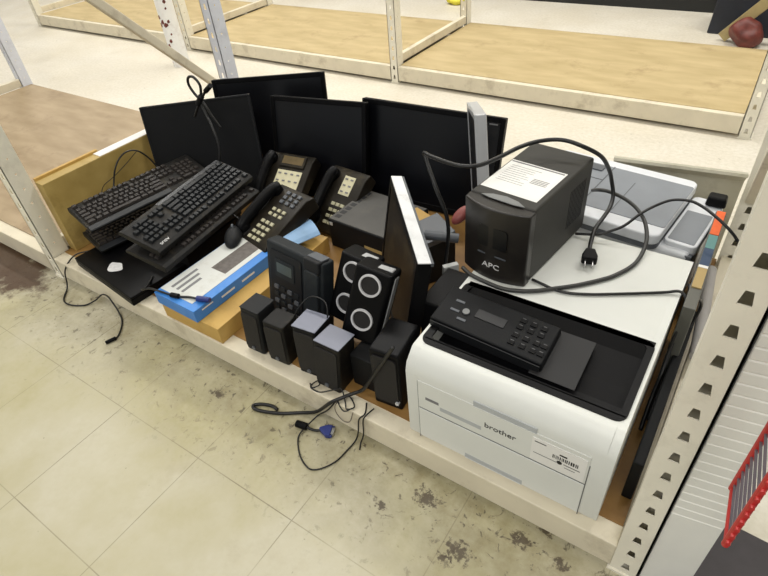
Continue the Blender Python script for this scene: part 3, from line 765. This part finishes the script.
# ------------------------------------------------------------------ speakers
def small_speaker(label, x, y, z, rx, ry, rz, w=.052, d=.058, h=.150, m='shell_grey', topm=None, grp='small black desktop speakers'):
    t = thing('desktop_speaker', label, 'speaker', x, y, z, rx, ry, rz, grp)
    MB().prism(rrect(-w/2, w/2, -d/2, d/2, .008), 0, h).build('cabinet', m, t, bevel=.003)
    MB().prism(rrect(-w/2+.005, w/2-.005, .012, h-.012, .008), -d/2-.003, -d/2+.002, 'y').build('grille', 'cone', t, bevel=.001)
    if topm: MB().box(-w/2+.001, w/2-.001, -d/2+.001, d/2-.001, h+.0002, h+.002).build('top_cap', topm, t)
    MB().cyl((0, -d/2-.002, .016), (0, -d/2-.006, .016), .006, n=14).build('knob', 'greydark', t)
    return t
s1 = small_speaker('leftmost small black desktop speaker, beside the flat brown carton', .255, .318, .0895, -4, 3, 3, w=.062, d=.068, h=.142, topm='shell_grey')
s2 = small_speaker('second small black speaker from the left, with dusty rounded top', .338, .318, .0895, -3, 1, 4, w=.066, d=.062, h=.130, m='dust_black')
s3 = small_speaker('third small speaker with pale lavender-grey top, left of its matching twin', .438, .330, .0895, -3, 0, 6, w=.070, d=.070, h=.152, m='black_matte', topm='lav')
s4 = small_speaker('front small speaker with pale lavender-grey top, nearest the cable tangle', .508, .316, .0895, -5, 3, 2, w=.074, d=.070, h=.142, m='dust_black', topm='lav')
def ring_speaker(label, x, y, z, rx, ry, rz):
    t = thing('satellite_speaker', label, 'speaker', x, y, z, rx, ry, rz, 'black speakers with silver rings')
    w, d, h = .096, .070, .190
    MB().prism(rrect(-w/2, w/2, -d/2, d/2, .012), 0, h).build('cabinet', 'black', t, bevel=.006, seg=3)
    MB().prism([(-w/2+.002, h-.020), (-w/2+.012, h-.002), (w/2-.012, h+.002), (w/2+.002, h-.014), (w/2+.002, .02), (w/2-.003, .02), (w/2-.004, h-.018), (w/2-.016, h-.004), (-w/2+.014, h-.008)], -.012, .012, 'y').build('silver_trim', 'silver', t)
    for zz in (.150, .058):
        r = MB().ring((0, -d/2-.0005, zz), .027, .0042, .004).build('trim_ring', 'ring', t)
        MB().cyl((0, -d/2-.0003, zz), (0, -d/2+.004, zz), .023, .010, n=32).build('cone', 'cone', r)
        MB().cyl((0, -d/2-.0003, zz), (0, -d/2-.0015, zz), .022, n=32).build('mesh_cover', 'cone', r)
    return t
ring_speaker('right-hand black speaker with two silver rings, leaning back in front of the silver-topped monitor', .540, .405, .188, -20, 10, 8)
ring_speaker('left-hand black speaker with two silver rings, partly hidden by its twin', .450, .462, .160, -18, 10, 2)
SW = thing('subwoofer', 'plain black subwoofer box on the shelf edge left of the laser printer', 'speaker', .660, .385, .0885, 0, 0, 6)
MB().box(-.037, .037, -.072, .04, 0, .185).build('cabinet', 'black', SW, bevel=.006, seg=3)
MB().prism(rrect(-.031, .031, .02, .17, .01), -.076, -.071, 'y').build('grille', 'cone', SW)
MB().cyl((.028, -.072, .030), (.028, -.080, .030), .005, n=14).build('jack', 'silver', SW)
o = MB().box(-.033, .033, -.055, .055, 0, .105).build('amplifier', 'black_matte', None, bevel=.004); o.location = (.585, .385, .0885); tag(o, 'matt black amplifier block under the ringed speakers', 'amplifier')

# ------------------------------------------------------------------ cables
def cable(name, label, pts, r, m='cord', cat='cable', plug=None, plugm='black'):
    o0 = pts[0]; t = thing(name, label, cat, *o0)
    MB().tube(rel(pts, o0), r, 8).build('cord', m, t, smooth=True)
    if plug:
        for (a, b, rr) in plug: MB().cyl(Vector(a)-Vector(o0), Vector(b)-Vector(o0), rr, rr*.9, 12).build('plug', plugm, t, bevel=.001)
    return t
c = cable('mains_cable', 'thick black power cord arching over the battery backup down to its plug on the printer',
 [(.640, .60, .12), (.645, .64, .30), (0.641, 0.658, 0.4), (0.605, 0.667, 0.48), (0.562, 0.697, 0.53), (0.555, 0.7, 0.545), (0.58, 0.685, 0.55), (0.633, 0.666, 0.555), (0.679, 0.656, 0.56), (0.712, 0.677, 0.56), (0.739, 0.72, 0.565), (0.763, 0.773, 0.57), (0.792, 0.819, 0.57), (0.834, 0.844, 0.57), (0.881, 0.843, 0.565), (0.918, 0.88, 0.53), (0.93, 0.936, 0.47), (0.937, 0.956, 0.43), (0.948, 0.948, 0.4), (0.953, 0.915, 0.385), (0.951, 0.868, 0.38), (0.947, 0.825, 0.372), (0.953, 0.781, 0.367), (0.961, 0.744, 0.363)], .0050)
o0 = Vector((.64, .6, .12))
pg = MB().prism([(-.010, 0), (.010, 0), (.017, .022), (.017, .036), (-.017, .036), (-.017, .022)], -.010, .010, 'y').build('plug', 'black', c, bevel=.003)
pg.matrix_local = Matrix.Translation(Vector((.962, .748, .3635))-o0) @ Euler((R(95), 0, R(15))).to_matrix().to_4x4()
for sx in (-.008, .008):
    MB().box(sx-.001, sx+.001, -.003, .003, .036, .052).build('prong', 'metal', pg)
cable('mains_cable', 'dark grey power cord lying on the white printer, looping round the battery backup front',
 [(.885, 1.0, .37), (0.913, 0.958, 0.4), (0.937, 0.959, 0.4), (0.978, 0.942, 0.4), (1.013, 0.926, 0.39), (1.041, 0.894, 0.38), (1.059, 0.853, 0.365), (1.063, 0.814, 0.352), (1.057, 0.76, 0.3487), (1.033, 0.706, 0.3487), (1.01, 0.675, 0.3487), (0.974, 0.636, 0.3487), (0.941, 0.607, 0.3487), (0.903, 0.576, 0.3487), (0.87, 0.558, 0.3487), (0.836, 0.549, 0.3487), (0.796, 0.552, 0.3487), (0.754, 0.560, 0.3487), (.725, .575, .3487)], .0047, 'cord_grey')
cable('signal_cable', 'thin black cable arching over the grey-white printer lid towards the right-hand upright',
 [(0.905, 0.819, 0.35), (0.956, 0.825, 0.36), (0.98, 0.837, 0.37), (1.004, 0.858, 0.38), (1.026, 0.899, 0.395), (1.048, 0.941, 0.4), (1.078, 0.967, 0.41), (1.116, 0.963, 0.42), (1.146, 0.949, 0.42), (1.176, 0.921, 0.42), (1.205, .904, .41), (1.229, .901, .39), (1.247, .906, .36), (1.257, .91, .30), (1.262, .91, .18), (1.268, .91, .02)], .0034)
cable('signal_cable', 'thin black cable crossing the white printer top and dropping down its right side',
 [(0.88, 0.61, 0.3475), (0.902, 0.606, 0.3475), (0.937, 0.600, 0.3475), (0.968, 0.604, 0.3475), (1.006, 0.62, 0.3475), (1.038, 0.638, 0.3475), (1.095, 0.672, 0.3475), (1.138, 0.698, 0.348), (1.165, 0.711, 0.351), (1.181, 0.70, 0.34), (1.185, .68, .30), (1.183, .66, .24), (1.184, .63, .16), (1.182, .60, .10)], .0031)
cable('signal_cable', 'black cable bundle hanging in the gap right of the white laser printer',
 [(1.176, .765, .335), (1.185, .73, .33), (1.186, .70, .29), (1.184, .67, .24), (1.185, .62, .20), (1.183, .58, .15), (1.184, .52, .11)], .0045)
cable('signal_cable', 'short black cable looping beside the white tube, right of the laser printer',
 [(1.186, .74, .33), (1.200, .76, .31), (1.212, .80, .26), (1.205, .77, .20), (1.196, .70, .17), (1.192, .62, .16), (1.190, .55, .115)], .0035)
cable('usb_cable', 'thin black cable curling on the floor below the left-hand upright',
 [(-.55, .34, .118), (-0.60, 0.295, 0.110), (-0.62, 0.250, 0.07), (-0.621, 0.229, 0.01), (-0.583, 0.189, 0.004), (-0.552, 0.177, 0.004), (-0.514, 0.184, 0.004), (-0.479, 0.206, 0.004), (-0.455, 0.232, 0.015), (-0.425, 0.246, 0.04), (-0.392, 0.248, 0.047), (-0.365, 0.244, 0.03), (-.342, .238, .008), (-0.305, 0.222, 0.004), (-0.276, 0.200, 0.004), (-0.252, 0.172, 0.004), (-0.245, 0.158, 0.005)], .0026,
 plug=[((-.245, .158, .006), (-.256, .128, .006), .0062)])
PCC = cable('mains_cable', 'thick black power cord trailing over the beam and looping back on the floor tiles',
 [(.70, .31, .31), (0.67, 0.308, 0.25), (0.63, 0.306, 0.17), (0.602, 0.303, 0.12), (0.579, 0.290, 0.105), (0.563, 0.270, 0.102), (0.54, 0.250, 0.09), (0.49, 0.243, 0.03), (0.438, 0.230, 0.0055), (0.395, 0.203, 0.0055), (0.349, 0.184, 0.0055), (0.323, 0.18, 0.0055), (0.316, 0.188, 0.0055), (0.333, 0.201, 0.0055), (0.361, 0.21, 0.0055), (0.381, 0.208, 0.0055)], .0046)
VG = thing('video_cable', 'black video cable end with bright blue connector lying on the floor', 'cable', .464, .203, .0)
MB().cyl((-.008, -.004, .0095), (.022, .001, .0095), .0095, n=14).build('ferrite_core', 'black', VG, bevel=.001)
MB().tube([(.022, .001, .0095), (.035, .002, .007), (.048, .006, .007), (.058, .011, .009)], .0035, 8).build('cord', 'cord', VG, smooth=True)
vg = MB().prism([(-.008, 0), (.012, -.016), (.024, -.016), (.024, .016), (.012, .016), (-.008, .006)], 0, .014).build('connector_body', 'vga', VG, bevel=.002, mt=T(.062, .013, .001, rz=22))
MB().box(.024, .031, -.010, .010, .004, .011).build('connector_shell', 'metal', vg)
for s in (-1, 1): MB().cyl((.020, s*.0135, .0075), (.028, s*.0135, .0075), .003, n=10).build('thumbscrew', 'vga', vg)
cable('audio_cable', 'thin black wire hanging off the beam in a wide loop on the floor',
 [(0.575, 0.285, 0.100), (0.555, 0.262, 0.097), (0.53, 0.246, 0.06), (0.495, 0.242, 0.02), (0.486, 0.215, 0.012), (0.482, 0.2, 0.008), (0.483, 0.172, 0.003), (0.513, 0.14, 0.003), (0.543, 0.123, 0.003), (0.568, 0.119, 0.003), (0.589, 0.135, 0.003), (0.606, 0.167, 0.003), (0.611, 0.205, 0.003), (0.614, 0.235, 0.006), (0.618, 0.246, 0.03), (0.624, 0.250, 0.08), (0.635, 0.262, 0.096), (0.62, 0.29, 0.095)], .0019)
cable('audio_cable', 'short thin black wire hanging down the beam beside the wide loop',
 [(.645, .285, .096), (.640, .256, .096), (.636, .250, .08), (.633, .247, .03), (.628, .238, .004), (.636, .222, .003)], .0018)
cable('audio_cable', 'tangle of thin black wires on the beam in front of the small speakers',
 [(.46, .27, .094), (.474, .262, .094), (.488, .275, .10), (.472, .285, .095), (.468, .262, .094), (.50, .258, .097), (.53, .275, .105), (.55, .285, .11), (.575, .265, .096), (.588, .252, .094), (.60, .268, .094), (.57, .284, .099), (.555, .262, .097), (.583, .246, .09), (.598, .26, .095)], .0017)
cable('grey_wire', 'thin grey wire curving down the beam below the wire tangle',
 [(.555, .27, .094), (.553, .250, .085), (.556, .248, .06), (.575, .247, .045), (.595, .248, .055), (.606, .252, .092)], .0012, 'cord_thin')
cable('usb_cable', 'black cable with dark blue plug lying across the blue and white box',
 [(-.235, .34, .122), (-.19, .285, .135), (-.14, .25, .175), (-0.100, 0.254, 0.193), (-0.06, 0.262, 0.1905), (-0.005, 0.270, 0.1905), (.03, .285, .1905), (.055, .29, .192)], .0032,
 plug=[((.060, .29, .194), (.098, .303, .194), .0085)], plugm='vga')
o = MB().cyl((0, 0, 0), (.026, .006, 0), .0075, n=12).build('ferrite_core', 'black', bpy.data.objects['usb_cable.001'], bevel=.001); o.location = Vector((-.022, .266, .192))-Vector((-.235, .34, .122))
cable('phone_cord', 'dark cord arching up against the brown cardboard box behind the keyboards',
 [(-.60, .50, .225), (-.615, .53, .26), (-.618, .555, .30), (-.616, .585, .33), (-.612, .62, .342), (-.604, .655, .33), (-.59, .68, .29), (-.57, .69, .24)], .0028)
cable('phone_cord', 'thin wire lying up the side of the brown cardboard box, left of the arching cord',
 [(-.60, .47, .22), (-.619, .48, .25), (-.62, .50, .27), (-.619, .54, .28), (-.619, .60, .30), (-.619, .66, .325)], .0013)
cable('phone_cord', 'dark cord looping between the small speakers',
 [(.375, .33, .10), (.372, .342, .20), (.378, .350, .235), (.40, .385, .268), (.445, .388, .272), (.465, .372, .25), (.462, .352, .20), (.462, .34, .12)], .0018)

# ------------------------------------------------------------------ right-hand side beyond the upright
RB = thing('ribbed_panel', 'white ribbed plastic panel standing just right of the big upright', 'panel', 1.2685, .262, 0, 0, 0, 9)
MB().box(0, .076, 0, .02, 0, 1.5).build('sheet', 'ribwhite', RB, bevel=.001)
rb = MB()
for k in range(58): rb.prism([(0, 0), (-.0012, .002), (-.0012, .0185), (0, .0205)], .001, .075, 'x', T(0, 0, .24+k*.0215))
rb.build('ribs', 'ribwhite', RB)
WR = thing('wire_rack_panel', 'red-edged grey wire rack panel hanging at right in front of the white ribbed panel', 'wire rack', 1.308, .095, .465, 0, 0, 0)
for zz in (.62, .93): MB().tube([(0, .1, zz), (0, .17, zz), (.004, .196, zz)], .003, 8, 2).build('hook', 'red', WR)
for yy in (0, .1): MB().cyl((0, yy, .03-.3*yy), (0, yy, 1.0), .0042, n=12).build('red_rail', 'red', WR, smooth=False)
MB().cyl((0, 0, .032), (0, .1, .003), .0028, n=12).build('red_rail', 'red', WR)
for k in range(60):
    MB().cyl((0, 0.002, .044+k*.0155), (0, .098, .014+k*.0155), .0019, n=6).build('wire', 'wire', WR)
nb = MB()
for k in range(60): nb.cyl((0, -.003, .045+k*.0155), (0, -.0085, .045+k*.0155), .0026, n=8)
nb.build('rail_studs', 'red', WR)
o = MB().prism([(1.29, -.6), (2.1, -.6), (2.1, .42), (1.36, .47), (1.29, .47)], .0, .006).build('floor_shade_sheet', 'floor_shade', None, bevel=.002); tag(o, 'dark grey sheet imitating shade on the floor at lower right, beyond the white ribbed panel', 'painted shade')  # thin dark sheet standing in for the shaded part of the floor
# far right back
o = MB().taper(-.34, .34, -.14, .14, 0, .30, .015).build('storage_crate', 'crate', None, bevel=.008, seg=3); o.location = (1.10, 3.86, 0); tag(o, 'blue-black low plastic crate on the far floor at the top right corner', 'crate')
o = MB().box(-.03, .03, -.012, .012, 0, .75).build('wooden_batten', 'stick', None, bevel=.003); o.location = (.86, 3.60, .020); o.rotation_euler = (R(0), R(40), R(-12)); tag(o, 'pale wooden batten leaning on the dark crate at top right', 'batten')
bmx = MB().dome((0, 0, 0), .09, .08, .075, seg=28, rings=18)
for v in bmx.bm.verts:
    nn = noise.noise(v.co*14)*.03; v.co += v.co.normalized()*nn
o = bmx.build('red_bundle', 'rust', None, smooth=True); o.location = (.985, 3.55, .072); tag(o, 'crumpled rust-red bundle on the far floor in front of the dark crate', 'bundle')
by = MB().dome((0, 0, 0), .08, .05, .03, seg=18, rings=10)
for v in by.bm.verts: v.co += v.co.normalized()*noise.noise(v.co*25)*.015
o = by.build('yellow_rag', 'yellow', None, smooth=True); o.location = (-1.08, 3.93, .028); tag(o, 'small yellow scrap on the far floor at top centre', 'rag')

# ------------------------------------------------------------------ light
w = bpy.data.worlds.new('World'); S.world = w; w.use_nodes = True
w.node_tree.nodes['Background'].inputs[0].default_value = (.93, .97, 1, 1)
w.node_tree.nodes['Background'].inputs[1].default_value = .30
def lamp(x, y, z, sx, sy, e, rot=(0, 0, 0), col=(1, .98, .945)):
    l = bpy.data.lights.new('ceiling_light', 'AREA'); l.shape = 'RECTANGLE'; l.size = sx; l.size_y = sy; l.energy = e; l.color = col
    o = bpy.data.objects.new('ceiling_light', l); C.objects.link(o); o.location = (x, y, z); o.rotation_euler = [R(a) for a in rot]; return o
for x in (-5, -1.6, 1.8):
    lamp(x, 3.0, 3.5, 2.4, .3, 78)
for x in (-3.4, .2): lamp(x, .9, 3.5, 2.4, .3, 26)
for x in (-2.2, 1.8): lamp(x, -2.2, 3.5, 2.4, .3, 88)

# ------------------------------------------------------------------ camera
cam = bpy.data.cameras.new('camera'); co = bpy.data.objects.new('camera', cam); C.objects.link(co)
cam.sensor_fit = 'HORIZONTAL'; cam.sensor_width = 36; cam.lens = 556.049/768*36; cam.clip_start = .02
r_, u_, f_ = Vector((.829505, .552787, -.079678)), Vector((-.306393, .569690, .762612)), Vector((-.466953, .608178, -.641931))
co.matrix_world = Matrix(((r_.x, u_.x, -f_.x, 1.19175), (r_.y, u_.y, -f_.y, -.33950), (r_.z, u_.z, -f_.z, 1.15662), (0, 0, 0, 1)))
S.camera = co
S.view_settings.view_transform = 'Standard'; S.view_settings.look = 'None'; S.view_settings.gamma = 1; S.view_settings.exposure = -.07
S.view_settings.use_curve_mapping = False
